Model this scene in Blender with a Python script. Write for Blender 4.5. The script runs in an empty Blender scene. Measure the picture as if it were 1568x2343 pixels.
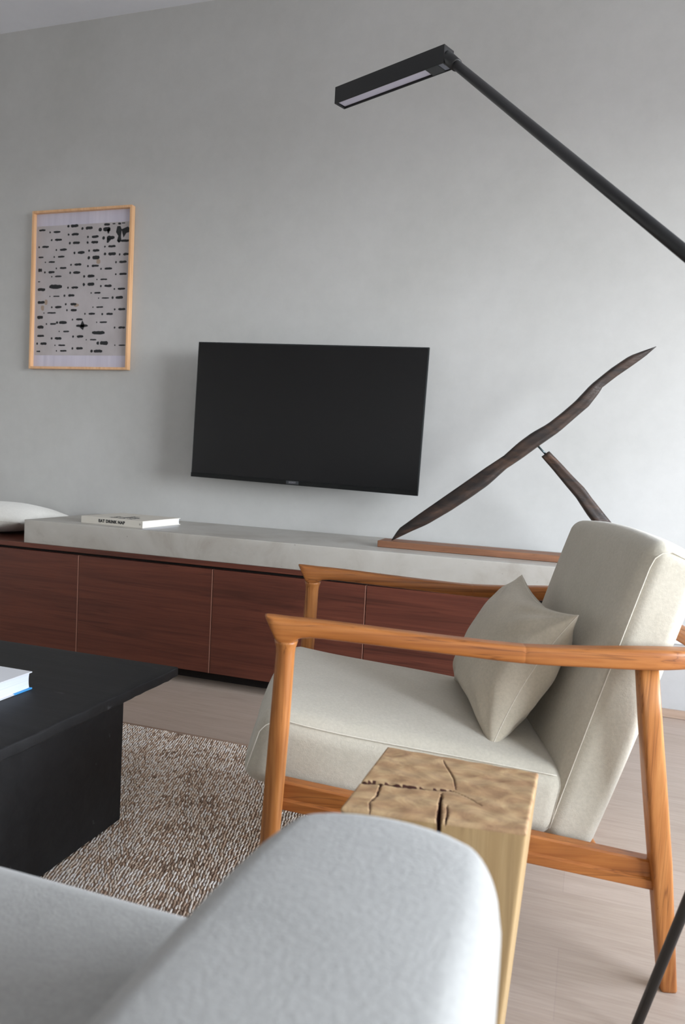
import bpy, bmesh, math, random
import numpy as np
from mathutils import Vector, Matrix, Euler

random.seed(4); np.random.seed(4)
SC = bpy.context.scene
COL = SC.collection
PI = math.pi

# ------------------------------------------------------------------ camera
cd = bpy.data.cameras.new('camera'); cam = bpy.data.objects.new('camera', cd); COL.objects.link(cam)
R3 = [(0.94660, 0.06993, -0.31472), (0.31629, -0.05120 + 0.0, 0.94726), (0.0500, -0.99620, -0.0669)]
def rot_cam():
    a, b, c = .31818225, -.06698431, -.05162616
    yaw = Matrix(((math.cos(a), -math.sin(a), 0), (math.sin(a), math.cos(a), 0), (0, 0, 1)))
    base = Matrix(((1, 0, 0), (0, 0, 1), (0, -1, 0)))
    pit = Matrix(((1, 0, 0), (0, math.cos(b), -math.sin(b)), (0, math.sin(b), math.cos(b))))
    rol = Matrix(((math.cos(c), -math.sin(c), 0), (math.sin(c), math.cos(c), 0), (0, 0, 1)))
    m = yaw @ base @ pit @ rol
    right, down, fwd = m.col[0], m.col[1], m.col[2]
    return Matrix((right, -down, -fwd)).transposed()
cam.matrix_world = Matrix.Translation((0, -2.888, .85)) @ rot_cam().to_4x4()
cd.sensor_fit = 'VERTICAL'; cd.sensor_height = 23.6
cd.lens = 1726.28 / 2343 * 23.6
cd.clip_start = .02
cd.dof.use_dof = True; cd.dof.focus_distance = 1.95; cd.dof.aperture_fstop = 3.8
SC.camera = cam

# ------------------------------------------------------------------ light
SC.view_settings.view_transform = 'Standard'; SC.view_settings.look = 'None'
SC.view_settings.gamma = 1; SC.view_settings.use_curve_mapping = False
SC.view_settings.exposure = 0.0
w = bpy.data.worlds.new('sky'); SC.world = w; w.use_nodes = True
nt = w.node_tree; bg = nt.nodes['Background']
tc = nt.nodes.new('ShaderNodeTexCoord'); sx = nt.nodes.new('ShaderNodeSeparateXYZ'); rp = nt.nodes.new('ShaderNodeValToRGB')
mr = nt.nodes.new('ShaderNodeMapRange'); mr.inputs[1].default_value = -1; mr.inputs[2].default_value = 1
nt.links.new(tc.outputs['Generated'], sx.inputs[0]); nt.links.new(sx.outputs[2], mr.inputs[0]); nt.links.new(mr.outputs[0], rp.inputs[0])
el = rp.color_ramp.elements   # street and buildings below the horizon, overcast sky above
el[0].position = .47; el[0].color = (.13, .13, .135, 1); el[1].position = .505; el[1].color = (.93, .97, 1.01, 1)
for p_, c_ in ((.61, (.76, .81, .88, 1)), (.72, (.36, .42, .52, 1)), (1.0, (.36, .44, .56, 1))):
    e_ = el.new(p_); e_.color = c_
nt.links.new(rp.outputs[0], bg.inputs[0]); bg.inputs[1].default_value = 38.5
def portal(name, loc, rot, sx, sy):
    l = bpy.data.lights.new(name, 'AREA'); l.shape = 'RECTANGLE'; l.size = sx; l.size_y = sy; l.cycles.is_portal = True
    o = bpy.data.objects.new(name, l); COL.objects.link(o); o.location = loc; o.rotation_euler = rot
WY0, WY1, WZ0, WZ1 = -3.1, -.55, .55, 2.10      # wide window opening in the right wall
portal("window_portal", (2.66, (WY0 + WY1) / 2, (WZ0 + WZ1) / 2), (0, math.radians(90), 0), WZ1 - WZ0, WY1 - WY0)

SC.cycles.use_denoising = True
SC.cycles.max_bounces = 10; SC.cycles.diffuse_bounces = 7
SC.cycles.sample_clamp_indirect = 4

# ------------------------------------------------------------------ materials
def lin(c):
    return tuple(((x / 255) / 12.92 if x / 255 <= .04045 else ((x / 255 + .055) / 1.055) ** 2.4) for x in c) + (1,)
class NT:
    def __init__(s, name, rough=.6, spec=.5):
        s.m = bpy.data.materials.new(name); s.m.use_nodes = True; s.t = s.m.node_tree
        s.b = s.t.nodes['Principled BSDF']; s.b.inputs['Roughness'].default_value = rough
        s.b.inputs['Specular IOR Level'].default_value = spec
        s.co = s.n('ShaderNodeTexCoord')
    def n(s, typ, **kw):
        nd = s.t.nodes.new(typ)
        for k, v in kw.items():
            if hasattr(nd, k): setattr(nd, k, v)
            else: nd.inputs[k.replace('_', ' ')].default_value = v
        return nd
    def l(s, a, b): s.t.links.new(a, b)
    def map(s, scale, rot=(0, 0, 0), src='Object'):
        mp = s.n('ShaderNodeMapping'); mp.inputs['Scale'].default_value = scale; mp.inputs['Rotation'].default_value = rot
        s.l(s.co.outputs[src], mp.inputs[0]); return mp.outputs[0]
    def noise(s, vec, scale, detail=4, rough=.55, dist=0):
        n = s.n('ShaderNodeTexNoise'); n.inputs['Scale'].default_value = scale; n.inputs['Detail'].default_value = detail
        n.inputs['Roughness'].default_value = rough; n.inputs['Distortion'].default_value = dist
        s.l(vec, n.inputs['Vector']); return n.outputs['Fac']
    def ramp(s, fac, stops):
        r = s.n('ShaderNodeValToRGB'); e = r.color_ramp.elements
        while len(e) < len(stops): e.new(.5)
        for i, (p, c) in enumerate(stops): e[i].position = p; e[i].color = c if len(c) == 4 else lin(c)
        s.l(fac, r.inputs[0]); return r.outputs[0]
    def mix(s, fac, a, b, mode='MIX'):
        m = s.n('ShaderNodeMix', data_type='RGBA', blend_type=mode)
        if isinstance(fac, float): m.inputs[0].default_value = fac
        else: s.l(fac, m.inputs[0])
        for v, i in ((a, 6), (b, 7)):
            if isinstance(v, tuple): m.inputs[i].default_value = v if len(v) == 4 else lin(v)
            else: s.l(v, m.inputs[i])
        return m.outputs[2]
    def base(s, c):
        if isinstance(c, tuple): s.b.inputs['Base Color'].default_value = lin(c)
        else: s.l(c, s.b.inputs['Base Color'])
    def bump(s, h, strength=.3, dist=.001):
        b = s.n('ShaderNodeBump'); b.inputs['Strength'].default_value = strength; b.inputs['Distance'].default_value = dist
        s.l(h, b.inputs['Height']); s.l(b.outputs[0], s.b.inputs['Normal'])

def m_flat(name, c, rough=.5, metal=0, spec=.5):
    t = NT(name, rough, spec); t.base(c); t.b.inputs['Metallic'].default_value = metal
    n = t.noise(t.map((1, 1, 1)), 300, 2); t.bump(n, .05, .0004)
    return t.m
def m_plaster(name, c1, c2, rough=.9):
    t = NT(name, rough, .2)
    n = t.noise(t.map((1, 1, 1)), 1.6, 5, .5, .4); n2 = t.noise(t.map((1, 1, 1)), 14, 6, .7)
    col = t.ramp(n, [(.3, c1), (.7, c2)])
    t.base(t.mix(.05, col, t.ramp(n2, [(.35, (120, 120, 116)), (.65, (215, 215, 210))])))
    t.bump(n2, .12, .002); return t.m
def m_wood(name, dark, mid, light, axis, sc=1, rough=.45, streak=.5, bump=.08):
    t = NT(name, rough, .4)
    s = [14 * sc] * 3; s[axis] = .9 * sc
    v = t.map(tuple(s)); n = t.noise(v, 1.6, 6, .6, .9)
    s2 = [90 * sc] * 3; s2[axis] = 2.5 * sc
    f = t.noise(t.map(tuple(s2)), 1.5, 3, .6)
    c = t.ramp(n, [(.28, dark), (.5, mid), (.74, light)])
    c = t.mix(.28, c, t.ramp(f, [(.3, dark), (.65, light)]))
    # sparse dark grain lines
    s3 = [26 * sc] * 3; s3[axis] = .5 * sc
    g = t.noise(t.map(tuple(s3)), 1.1, 2, .5, 1.2)
    ln = t.ramp(g, [(.49, (255, 255, 255)), (.505, (110, 90, 80)), (.52, (255, 255, 255))])
    c = t.mix(streak, c, t.mix(1.0, c, ln, 'MULTIPLY'))
    t.base(c); t.bump(f, bump, .0006); return t.m
def m_fabric(name, c1, c2, weave=900, bump=.5, aniso=(1, 1, 1)):
    t = NT(name, .95, .15); t.b.inputs['Sheen Weight'].default_value = .25
    n = t.noise(t.map((1, 1, 1)), 9, 4, .6); f = t.noise(t.map(aniso), weave, 2, .5); g = t.noise(t.map((1, 1, 1)), 190, 3, .6)
    c = t.ramp(n, [(.3, c1), (.7, c2)])
    c = t.mix(.13, c, t.ramp(g, [(.3, tuple(int(x * .72) for x in c1)), (.7, tuple(min(255, int(x * 1.15)) for x in c2))]))
    t.base(c)
    mx = t.n('ShaderNodeMath', operation='ADD'); t.l(f, mx.inputs[0]); t.l(g, mx.inputs[1])
    t.bump(mx.outputs[0], bump, .0009); return t.m

M_WALL = m_plaster('wall_plaster', (181, 181, 178), (189, 189, 187))
M_CEIL = m_plaster('ceiling_paint', (222, 224, 230), (226, 228, 234))
M_WHITE = m_flat('white_paint', (225, 225, 222), .5)
M_CAB = m_wood('walnut_veneer', (60, 30, 22), (90, 47, 35), (110, 60, 44), 0, .9, .42, .35, .04)
M_CABV = m_flat('cabinet_gap', (26, 18, 15), .8)
M_EDGE_GLINT = m_flat('door_edge_glint', (146, 102, 86), .35, .1)  # light reflected along the door edges, put into a paler colour
M_TEAKX = m_wood('teak_lengthwise', (120, 66, 26), (152, 90, 40), (180, 118, 62), 0, 1.6, .38, .5, .05)
M_TEAKY = m_wood('teak_crosswise', (132, 76, 34), (166, 104, 54), (194, 136, 82), 1, 1.6, .38, .5, .05)
M_TEAKZ = m_wood('teak_upright', (128, 72, 32), (172, 108, 54), (204, 144, 84), 2, 1.6, .38, .55, .05)
M_FAB = m_fabric('oatmeal_wool', (184, 178, 162), (194, 188, 173))
M_FABS = m_fabric('oatmeal_linen', (176, 168, 150), (190, 181, 163), 1200, .4)
M_SOFA = m_fabric('pale_woven_wool', (150, 150, 147), (162, 162, 159), 420, .45)
M_PILW = m_fabric('white_cotton', (210, 208, 200), (222, 220, 213))
M_SEAM = m_fabric('pale_thread', (208, 202, 186), (216, 210, 196))
M_BLACK = m_flat('matt_black_metal', (25, 26, 27), .42)
M_PAPER = m_flat('paper_white', (232, 236, 244), .7)
M_INK = m_flat('black_ink', (30, 32, 34), .8)
M_BEIGE = m_flat('cover_beige', (206, 201, 190), .75)

def m_slab():
    t = NT('cream_microcement', .42, .4)
    n = t.noise(t.map((1, 1, 1)), 5, 7, .62, .6); f = t.noise(t.map((1, 1, 1)), 55, 4, .7)
    c = t.ramp(n, [(.3, (156, 150, 140)), (.5, (172, 168, 160)), (.7, (179, 176, 169))])
    pit = t.ramp(f, [(.27, (130, 122, 110)), (.33, (255, 255, 255))])
    t.base(t.mix(.5, c, t.mix(1.0, c, pit, 'MULTIPLY'))); t.bump(n, .1, .002); return t.m
M_SLAB = m_slab()
def m_table():
    t = NT('blackened_oak', .62, .35)
    v = t.map((1, 12, 12)); n = t.noise(v, 3, 6, .65, .5); s = t.noise(t.map((1, 3, 3)), 13, 3, .5)
    c = t.ramp(n, [(.3, (22, 22, 23)), (.7, (33, 33, 34))])
    sp = t.ramp(s, [(.7, (0, 0, 0)), (.78, (255, 255, 255))])
    t.base(t.mix(sp, c, (70, 70, 72))); t.bump(n, .35, .002); return t.m
M_TABLE = m_table()
def m_floor():
    t = NT('oak_floorboards', .5, .35)
    br = t.n('ShaderNodeTexBrick'); br.offset = .37; br.offset_frequency = 2
    br.inputs['Scale'].default_value = 1; br.inputs['Brick Width'].default_value = 1.3; br.inputs['Row Height'].default_value = .19
    br.inputs['Mortar Size'].default_value = .0008; br.inputs['Mortar Smooth'].default_value = .2
    br.inputs['Color1'].default_value = lin((186, 169, 154)); br.inputs['Color2'].default_value = lin((180, 163, 147)); br.inputs['Mortar'].default_value = lin((174, 157, 144))
    t.l(t.map((1, 1, 1)), br.inputs[0])
    n = t.noise(t.map((1.4, 16, 1)), 2.2, 6, .62, .6); g = t.noise(t.map((4, 60, 1)), 3, 3, .5)
    c = t.mix(.5, br.outputs[0], t.mix(1.0, br.outputs[0], t.ramp(n, [(.3, (215, 208, 202)), (.7, (255, 255, 255))]), 'MULTIPLY'))
    c = t.mix(.12, c, t.ramp(g, [(.35, (142, 126, 114)), (.65, (206, 192, 180))]))
    t.base(c); t.bump(br.outputs[1], -.08, .001); return t.m
M_FLOOR = m_floor()
def m_stump_top():
    t = NT('end_grain_elm', .55, .35)
    n = t.noise(t.map((1, 1.5, .4)), 17, 9, .68, 2.6); f = t.noise(t.map((1, 1, 1)), 90, 4, .6)
    w_ = t.n('ShaderNodeTexWave', wave_type='RINGS'); w_.inputs['Scale'].default_value = 7; w_.inputs['Distortion'].default_value = 9; w_.inputs['Detail'].default_value = 4
    t.l(t.map((1, 1, 0)), w_.inputs[0])
    c = t.ramp(n, [(.3, (132, 100, 74)), (.44, (158, 126, 94)), (.56, (176, 144, 106)), (.68, (188, 162, 122)), (.8, (166, 134, 108))])
    c = t.mix(.16, c, t.ramp(w_.outputs['Fac'], [(.2, (158, 122, 88)), (.8, (214, 194, 152))]))
    t.base(c); t.bump(f, .12, .0008); return t.m
M_STOP = m_stump_top()
M_SSIDE = m_wood('elm_side_grain', (146, 118, 80), (164, 136, 94), (180, 154, 112), 2, 1.1, .6, .15, .06)
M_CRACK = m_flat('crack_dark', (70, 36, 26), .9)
def m_log():
    t = NT('charred_driftwood', .48, .45)
    n = t.noise(t.map((2.5, 9, 9), (0, math.radians(38), 0)), 2.6, 6, .65, .8)
    f = t.noise(t.map((6, 60, 60), (0, math.radians(38), 0)), 3, 4, .6)
    c = t.ramp(n, [(.42, (38, 33, 31)), (.6, (62, 48, 40)), (.78, (96, 70, 54))])
    t.base(c); t.bump(f, .5, .0025); return t.m
M_LOG = m_log()
M_BAR = m_wood('walnut_plinth', (100, 66, 46), (126, 86, 62), (148, 104, 76), 0, 1.4, .55, .4, .08)
M_FRAME = m_wood('pale_pine_frame', (196, 148, 104), (222, 176, 132), (232, 192, 150), 2, 2, .4, .1, .03)

# ------------------------------------------------------------------ geometry helpers
def link(name, me, mats=None, parent=None, smooth=False, loc=None, rot=None, **props):
    o = bpy.data.objects.new(name, me); COL.objects.link(o)
    if mats is not None:
        for m in (mats if isinstance(mats, (list, tuple)) else [mats]): me.materials.append(m)
    if smooth: me.polygons.foreach_set('use_smooth', [True] * len(me.polygons))
    if parent is not None: o.parent = parent
    if loc is not None: o.location = loc
    if rot is not None: o.rotation_euler = rot
    for k, v in props.items(): o[k] = v
    return o
def thing(name, label, cat, loc=(0, 0, 0), rz=0):
    o = bpy.data.objects.new(name, None); COL.objects.link(o); o.location = loc; o.rotation_euler = (0, 0, rz)
    o.empty_display_size = .1; o['label'] = label; o['category'] = cat; return o
def mesh(name, vs, fs):
    me = bpy.data.meshes.new(name); me.from_pydata([tuple(v) for v in vs], [], fs); me.update()
    bm = bmesh.new(); bm.from_mesh(me); bmesh.ops.remove_doubles(bm, verts=bm.verts, dist=1e-6)
    bmesh.ops.recalc_face_normals(bm, faces=bm.faces); bm.to_mesh(me); bm.free(); return me
def box(name, x0, x1, y0, y1, z0, z1, bevel=.002, seg=2):
    bm = bmesh.new(); bmesh.ops.create_cube(bm, size=1)
    for v in bm.verts:
        v.co = ((x0 + x1) / 2 + v.co.x * (x1 - x0), (y0 + y1) / 2 + v.co.y * (y1 - y0), (z0 + z1) / 2 + v.co.z * (z1 - z0))
    if bevel: bmesh.ops.bevel(bm, geom=bm.edges[:], offset=bevel, segments=seg, affect='EDGES', profile=.6)
    me = bpy.data.meshes.new(name); bm.to_mesh(me); bm.free(); return me
def loft(name, rings, cap=True, closed=False):
    n = len(rings[0]); vs = [p for r in rings for p in r]; fs = []
    K = len(rings)
    for i in range(K if closed else K - 1):
        a, b = i * n, ((i + 1) % K) * n
        for j in range(n):
            k = (j + 1) % n; fs.append((a + j, a + k, b + k, b + j))
    if cap and not closed:
        fs.append(tuple(range(n))[::-1]); fs.append(tuple((K - 1) * n + j for j in range(n)))
    return mesh(name, vs, fs)
def ring(c, ax, ay, ra, rb, n=20, p=2.0, ph=0):
    """superellipse ring about c in the plane of ax, ay"""
    out = []
    for i in range(n):
        t = 2 * PI * i / n + ph; ct, st = math.cos(t), math.sin(t)
        x = math.copysign(abs(ct) ** (2 / p), ct) * ra; y = math.copysign(abs(st) ** (2 / p), st) * rb
        out.append(Vector(c) + Vector(ax) * x + Vector(ay) * y)
    return out
def tube(name, pts, r, n=16, p=2.0):
    pts = [Vector(q) for q in pts]; rr = r if isinstance(r, (list, tuple)) else [r] * len(pts); rings = []
    up = Vector((0, 0, 1))
    d0 = (pts[1] - pts[0]).normalized()
    if abs(d0.dot(up)) > .95: up = Vector((0, 1, 0))
    for i, c in enumerate(pts):
        d = (pts[min(i + 1, len(pts) - 1)] - pts[max(i - 1, 0)]).normalized()
        a = d.cross(up).normalized(); b = a.cross(d).normalized(); up = b
        rings.append(ring(c, a, b, rr[i], rr[i], n, p))
    return loft(name, rings)
def rbox(name, size, r, n=(12, 12, 6), fn=None, kr=5):
    """rounded, finely gridded block centred at 0, optionally reshaped by fn(x, y, z, sx, sy, sz)"""
    h = [s / 2 for s in size]; cs = []
    for a in range(3):
        off = [r * math.tan(math.radians(45 * i / kr)) for i in range(kr, 0, -1)]
        lo = [-(h[a] - r) - o for o in off]
        mid = list(np.linspace(-(h[a] - r), h[a] - r, n[a] + 1))
        cs.append(lo + mid + [-x for x in lo[::-1]])
    vid = {}; vs = []; fs = []
    N = [len(c) for c in cs]
    def V(i, j, k):
        key = (i, j, k)
        if key not in vid:
            p = Vector((cs[0][i], cs[1][j], cs[2][k]))
            q = Vector([max(-(h[a] - r), min(h[a] - r, p[a])) for a in range(3)])
            d = p - q
            if d.length > 1e-9: p = q + d.normalized() * r
            if fn: p = Vector(fn(p.x, p.y, p.z, p.x / h[0], p.y / h[1], p.z / h[2]))
            vid[key] = len(vs); vs.append(p)
        return vid[key]
    for a in range(3):
        b, c = (a + 1) % 3, (a + 2) % 3
        for side in (0, N[a] - 1):
            for i in range(N[b] - 1):
                for j in range(N[c] - 1):
                    q = []
                    for di, dj in ((0, 0), (1, 0), (1, 1), (0, 1)):
                        ix = [0, 0, 0]; ix[a] = side; ix[b] = i + di; ix[c] = j + dj; q.append(V(*ix))
                    fs.append(tuple(q if side else q[::-1]))
    me = bpy.data.meshes.new(name); me.from_pydata([tuple(v) for v in vs], [], fs); me.update(); return me
def lerp_tab(tab, x):
    xs = [t[0] for t in tab]; return [float(np.interp(x, xs, [t[k] for t in tab])) for k in range(1, len(tab[0]))]
def smooth_tab(tab, x):
    """piecewise cubic (Catmull-Rom) through the table"""
    xs = [t[0] for t in tab]; i = max(0, min(len(xs) - 2, int(np.searchsorted(xs, x)) - 1))
    t = (x - xs[i]) / (xs[i + 1] - xs[i]); out = []
    for k in range(1, len(tab[0])):
        p1, p2 = tab[i][k], tab[i + 1][k]
        m1 = (tab[i + 1][k] - tab[i - 1][k]) / (xs[i + 1] - xs[i - 1]) if i > 0 else (p2 - p1) / (xs[i + 1] - xs[i])
        m2 = (tab[i + 2][k] - p1) / (xs[i + 2] - xs[i]) if i + 2 < len(xs) else (p2 - p1) / (xs[i + 1] - xs[i])
        L = xs[i + 1] - xs[i]
        out.append((2*t**3-3*t*t+1)*p1 + (t**3-2*t*t+t)*m1*L + (-2*t**3+3*t*t)*p2 + (t**3-t*t)*m2*L)
    return out
def text_mesh(name, s, size, extrude=.0002, bold=0.0, spacing=1.0, align='CENTER'):
    cu = bpy.data.curves.new(name, 'FONT'); cu.body = s; cu.size = size; cu.extrude = extrude; cu.offset = bold
    cu.space_character = spacing; cu.align_x = align; cu.align_y = 'CENTER'; cu.resolution_u = 4
    o = bpy.data.objects.new(name, cu); COL.objects.link(o)
    me = bpy.data.meshes.new_from_object(o.evaluated_get(bpy.context.evaluated_depsgraph_get()))
    bpy.data.objects.remove(o); me.name = name; return me

# ------------------------------------------------------------------ room
ZC = 2.722; XL, XR, YB = -3.9, 2.7, -4.2
S = dict(kind='structure')
link('floor', box('floor', XL - .1, XR + .1, YB - .1, .1, -.1, 0, 0), M_FLOOR, **S)
link('ceiling', box('ceiling', XL - .1, XR + .1, YB - .1, .1, ZC, ZC + .1, 0), M_CEIL, **S)
link('wall_back', box('wall_back', XL - .1, XR + .1, 0, .1, 0, ZC, 0), M_WALL, **S)
M_WALLW = m_plaster('white_wall_paint', (236, 235, 231), (240, 239, 236))
link('wall_left', box('wall_left', XL - .1, XL, YB, 0, 0, ZC, 0), M_WALLW, **S)
def holed_wall(name, fixed0, fixed1, axis, a0, a1, h0, h1, z0, z1):
    bm = bmesh.new()
    for (p0, p1, q0, q1) in ((a0, h0, 0, ZC), (h1, a1, 0, ZC), (h0, h1, 0, z0), (h0, h1, z1, ZC)):
        if q1 - q0 < .001: continue
        r = bmesh.ops.create_cube(bm, size=1)
        for v in r['verts']:
            u = p0 if v.co.x < 0 else p1; f = fixed0 if v.co.y < 0 else fixed1; z = q0 if v.co.z < 0 else q1
            v.co = (u, f, z) if axis == 0 else (f, u, z)
    me = bpy.data.meshes.new(name); bmesh.ops.recalc_face_normals(bm, faces=bm.faces); bm.to_mesh(me); bm.free(); return me
link('wall_right', holed_wall('wall_right', XR, XR + .1, 1, YB, 0, WY0, WY1, WZ0, WZ1), M_WALLW, **S)
link('wall_front', box('wall_front', XL - .1, XR + .1, YB - .1, YB, 0, ZC, 0), M_WALLW, **S)
def window(name, x, y0, y1, z0, z1, axis):
    bm = bmesh.new()
    def bar(a0, a1, b0, b1):
        r = bmesh.ops.create_cube(bm, size=1)
        for v in r['verts']:
            a = a0 if v.co.x < 0 else a1; z = b0 if v.co.z < 0 else b1; f = x + v.co.y * .05
            v.co = (f, a, z) if axis else (a, f, z)
    t = .045
    bar(y0, y0 + t, z0, z1); bar(y1 - t, y1, z0, z1); bar(y0, y1, z0, z0 + t); bar(y0, y1, z1 - t, z1)
    m = (y0 + y1) / 2; bar(m - t / 2, m + t / 2, z0, z1)
    me = bpy.data.meshes.new(name); bm.to_mesh(me); bm.free(); return me
link('window_1', window('window_1', XR + .05, WY0, WY1, WZ0, WZ1, 1), M_WHITE, **S)
M_BASEB = m_wood('oak_skirting', (160, 136, 116), (176, 152, 132), (190, 168, 148), 0, 1, .6, .1, .03)
link('baseboard_back', box('baseboard_back', .16, XR, -.012, 0, .001, .03, .001), M_BASEB, **S)
link('baseboard_left', box('baseboard_left', XL, XL + .012, YB, 0, .001, .03, .001), M_BASEB, **S)

# ------------------------------------------------------------------ wall cabinet
FY = -.46
cab = thing('low_cabinet', 'long low dark red-brown walnut cabinet with flat doors under the concrete slab', 'cabinet', (-1.28, -.23, 0))
def L(me, o=cab):  # bring a world-built mesh into its parent's frame
    me.transform(Matrix.Translation(-Vector(o.location))); return me
X0, X1 = -3.596, .150
link('top_board', L(box('top_board', X0, X1, FY - .002, -.003, .447, .465, .001)), M_CAB, cab)
link('carcass', L(box('carcass', X0 + .004, X1 - .002, FY + .022, -.02, .05, .447, .0)), M_CABV, cab)
link('plinth', L(box('plinth', X0 + .05, X1 - .05, -.37, -.02, 0, .05, .0)), M_CABV, cab)
link('end_panel', L(box('end_panel', X1 - .014, X1, FY + .02, -.003, .05, .447, .001)), M_CAB, cab)
seams = [X0, -3.017, -2.438, -1.859, -1.280, -.701, -.122, X1]
for i in range(7):
    a, b = seams[i], seams[i + 1]
    d = link('door', L(box('door', a + .0016, b - .0042, FY, FY + .019, .055, .436, .0006)), M_CAB, cab)
    link('edge_glint', L(box('edge_glint', b - .0042, b - .0014, FY - .0006, FY + .019, .055, .436, .0003)), M_EDGE_GLINT, d)  # thin pale strip painting the reflection beside each door gap

slab = link('slab', rbox('slab', (2.309, .463, .0915), .003, (90, 14, 4), None, 2), M_SLAB, None, True,
    loc=(-.9645, -.2315, .465 + .0458), label='thick cream-grey concrete slab lying on top of the low cabinet', category='slab')
slab.name = 'concrete_slab'

# ------------------------------------------------------------------ books
def book(name, label, loc, rz, lx, ly, th, cover, pagemat, lower=None, bluefrac=None):
    """lx along the spine (local x), ly away from the spine (local +y); lies flat"""
    t = thing(name, label, 'book', loc, rz)
    c = .0025
    up = link('front_cover', box('front_cover', 0, lx, 0, ly, th - c, th, .0008), cover, t)
    lo = link('back_cover', box('back_cover', 0, lx, 0, ly, 0, c, .0008), lower or cover, t)
    link('spine', box('spine', 0, lx, -.0015, .0012, 0, th, .0008), cover, t)
    bm = bmesh.new(); vs = []
    ny = 8
    P = []
    for i in range(ny + 1):  # hollow fore edge
        z = c + (th - 2 * c) * i / ny; s = 4 * (i / ny) * (1 - i / ny)
        P.append([Vector((.004, .001, z)), Vector((lx - .004, .001, z)), Vector((lx - .004, ly - .004 - .002 * s, z)), Vector((.004, ly - .004 - .002 * s, z))])
    link('pages', loft('pages', P), pagemat, t)
    return t, up
def m_pages():
    t = NT('page_block', .8, .2); g = t.noise(t.map((1, 1, 400)), 3, 2, .5)
    t.base(t.ramp(g, [(.3, (214, 222, 236)), (.7, (240, 244, 252))])); return t.m
M_PAGES = m_pages()
b1, cov1 = book('hardcover_book', 'beige hardcover book titled EAT DRINK NAP lying on the concrete slab', (-1.905, -.392, .5566), math.radians(-3.6), .293, .25, .027, M_BEIGE, M_PAGES)
sp = [o for o in b1.children if o.name.startswith('spine')][0]
M_TXT = Matrix.Rotation(math.radians(90), 4, 'X')
tm = text_mesh('spine_title', 'EAT DRINK NAP', .0155, .0002, .0009, 1.12); tm.transform(Matrix.Translation((.148, -.0018, .0135)) @ M_TXT)
link('spine_title', tm, M_INK, sp)
# the small publisher mark near the end of the spine
bm = bmesh.new()
for (x, wd, z0, z1) in ((.2905, .0007, .004, .023), (.283, .0008, .010, .018), (.2808, .0008, .010, .018), (.2786, .0008, .010, .018)):
    r = bmesh.ops.create_cube(bm, size=1)
    for v in r['verts']: v.co = (x + v.co.x * wd, -.0017 + v.co.y * .0003, (z0 + z1) / 2 + v.co.z * (z1 - z0))
me = bpy.data.meshes.new('spine_mark'); bm.to_mesh(me); bm.free(); link('spine_mark', me, m_flat('spine_mark_grey', (110, 108, 104), .7), sp)
for k, wd in enumerate(('EAT', 'DRINK', 'NAP')):
    tm = text_mesh('cover_title', wd, .034, .0002, .001, 1.05, 'LEFT')
    tm.transform(Matrix.Translation((.125 + .04 * k, .03, .0272)) @ Matrix.Rotation(PI / 2, 4, 'Z')); link('cover_title', tm, M_INK, cov1)

# ------------------------------------------------------------------ coffee table
TZ = .33
ct = thing('coffee_table', 'low blackened wooden coffee table with thick plank top and panel legs', 'table', (-1.5, -1.65, .0128))
link('tabletop', L(rbox('tabletop', (1.17, .78, .023), .004, (60, 40, 1), lambda x, y, z, a, b, c: (x - 1.51 + .0016 * math.sin(y * 47) * (a > .98), y - 1.679, z + TZ - .0115 - (.0022 * max(0, math.sin(y * 31) * math.sin(y * 83 + 1)) if (a > .97 and z < 0) else 0)), 2), ct), M_TABLE, ct, True)
link('leg_panel', L(box('leg_panel', -1.035, -.966, -1.90, -1.455, .0128, TZ - .023, .003), ct), M_TABLE, ct)
link('leg_panel', L(box('leg_panel', -2.05, -1.98, -1.90, -1.455, .0128, TZ - .023, .003), ct), M_TABLE, ct)
link('cross_beam', L(box('cross_beam', -1.98, -1.035, -1.71, -1.65, TZ - .09, TZ - .023, .003), ct), M_TABLE, ct)
t, cov = book('hardcover_book', 'thick white hardcover book with a blue lower edge lying on the black coffee table', (-1.39, -1.585, TZ + .0004), 0, .25, .28, .038, m_flat('cover_white', (222, 224, 228), .6), M_PAGES)
t.location = (-1.108 - .28, -1.585, TZ + .0004); t.rotation_euler = (0, 0, -PI / 2)
blue = m_flat('cover_blue', (70, 160, 225), .5)
bc = [o for o in t.children if o.name.startswith('back_cover')][0]
link('blue_panel', box('blue_panel', 0, .052, .21, .2806, -.0002, .0032, .0006), blue, bc, label='blue patch on the lower cover')
tm = text_mesh('cover_title', 'K', .03, .0002, .0008); tm.transform(Matrix.Translation((.045, .185, .0382)) @ Matrix.Rotation(PI / 2, 4, 'Z')); link('cover_title', tm, M_INK, cov)

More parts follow.
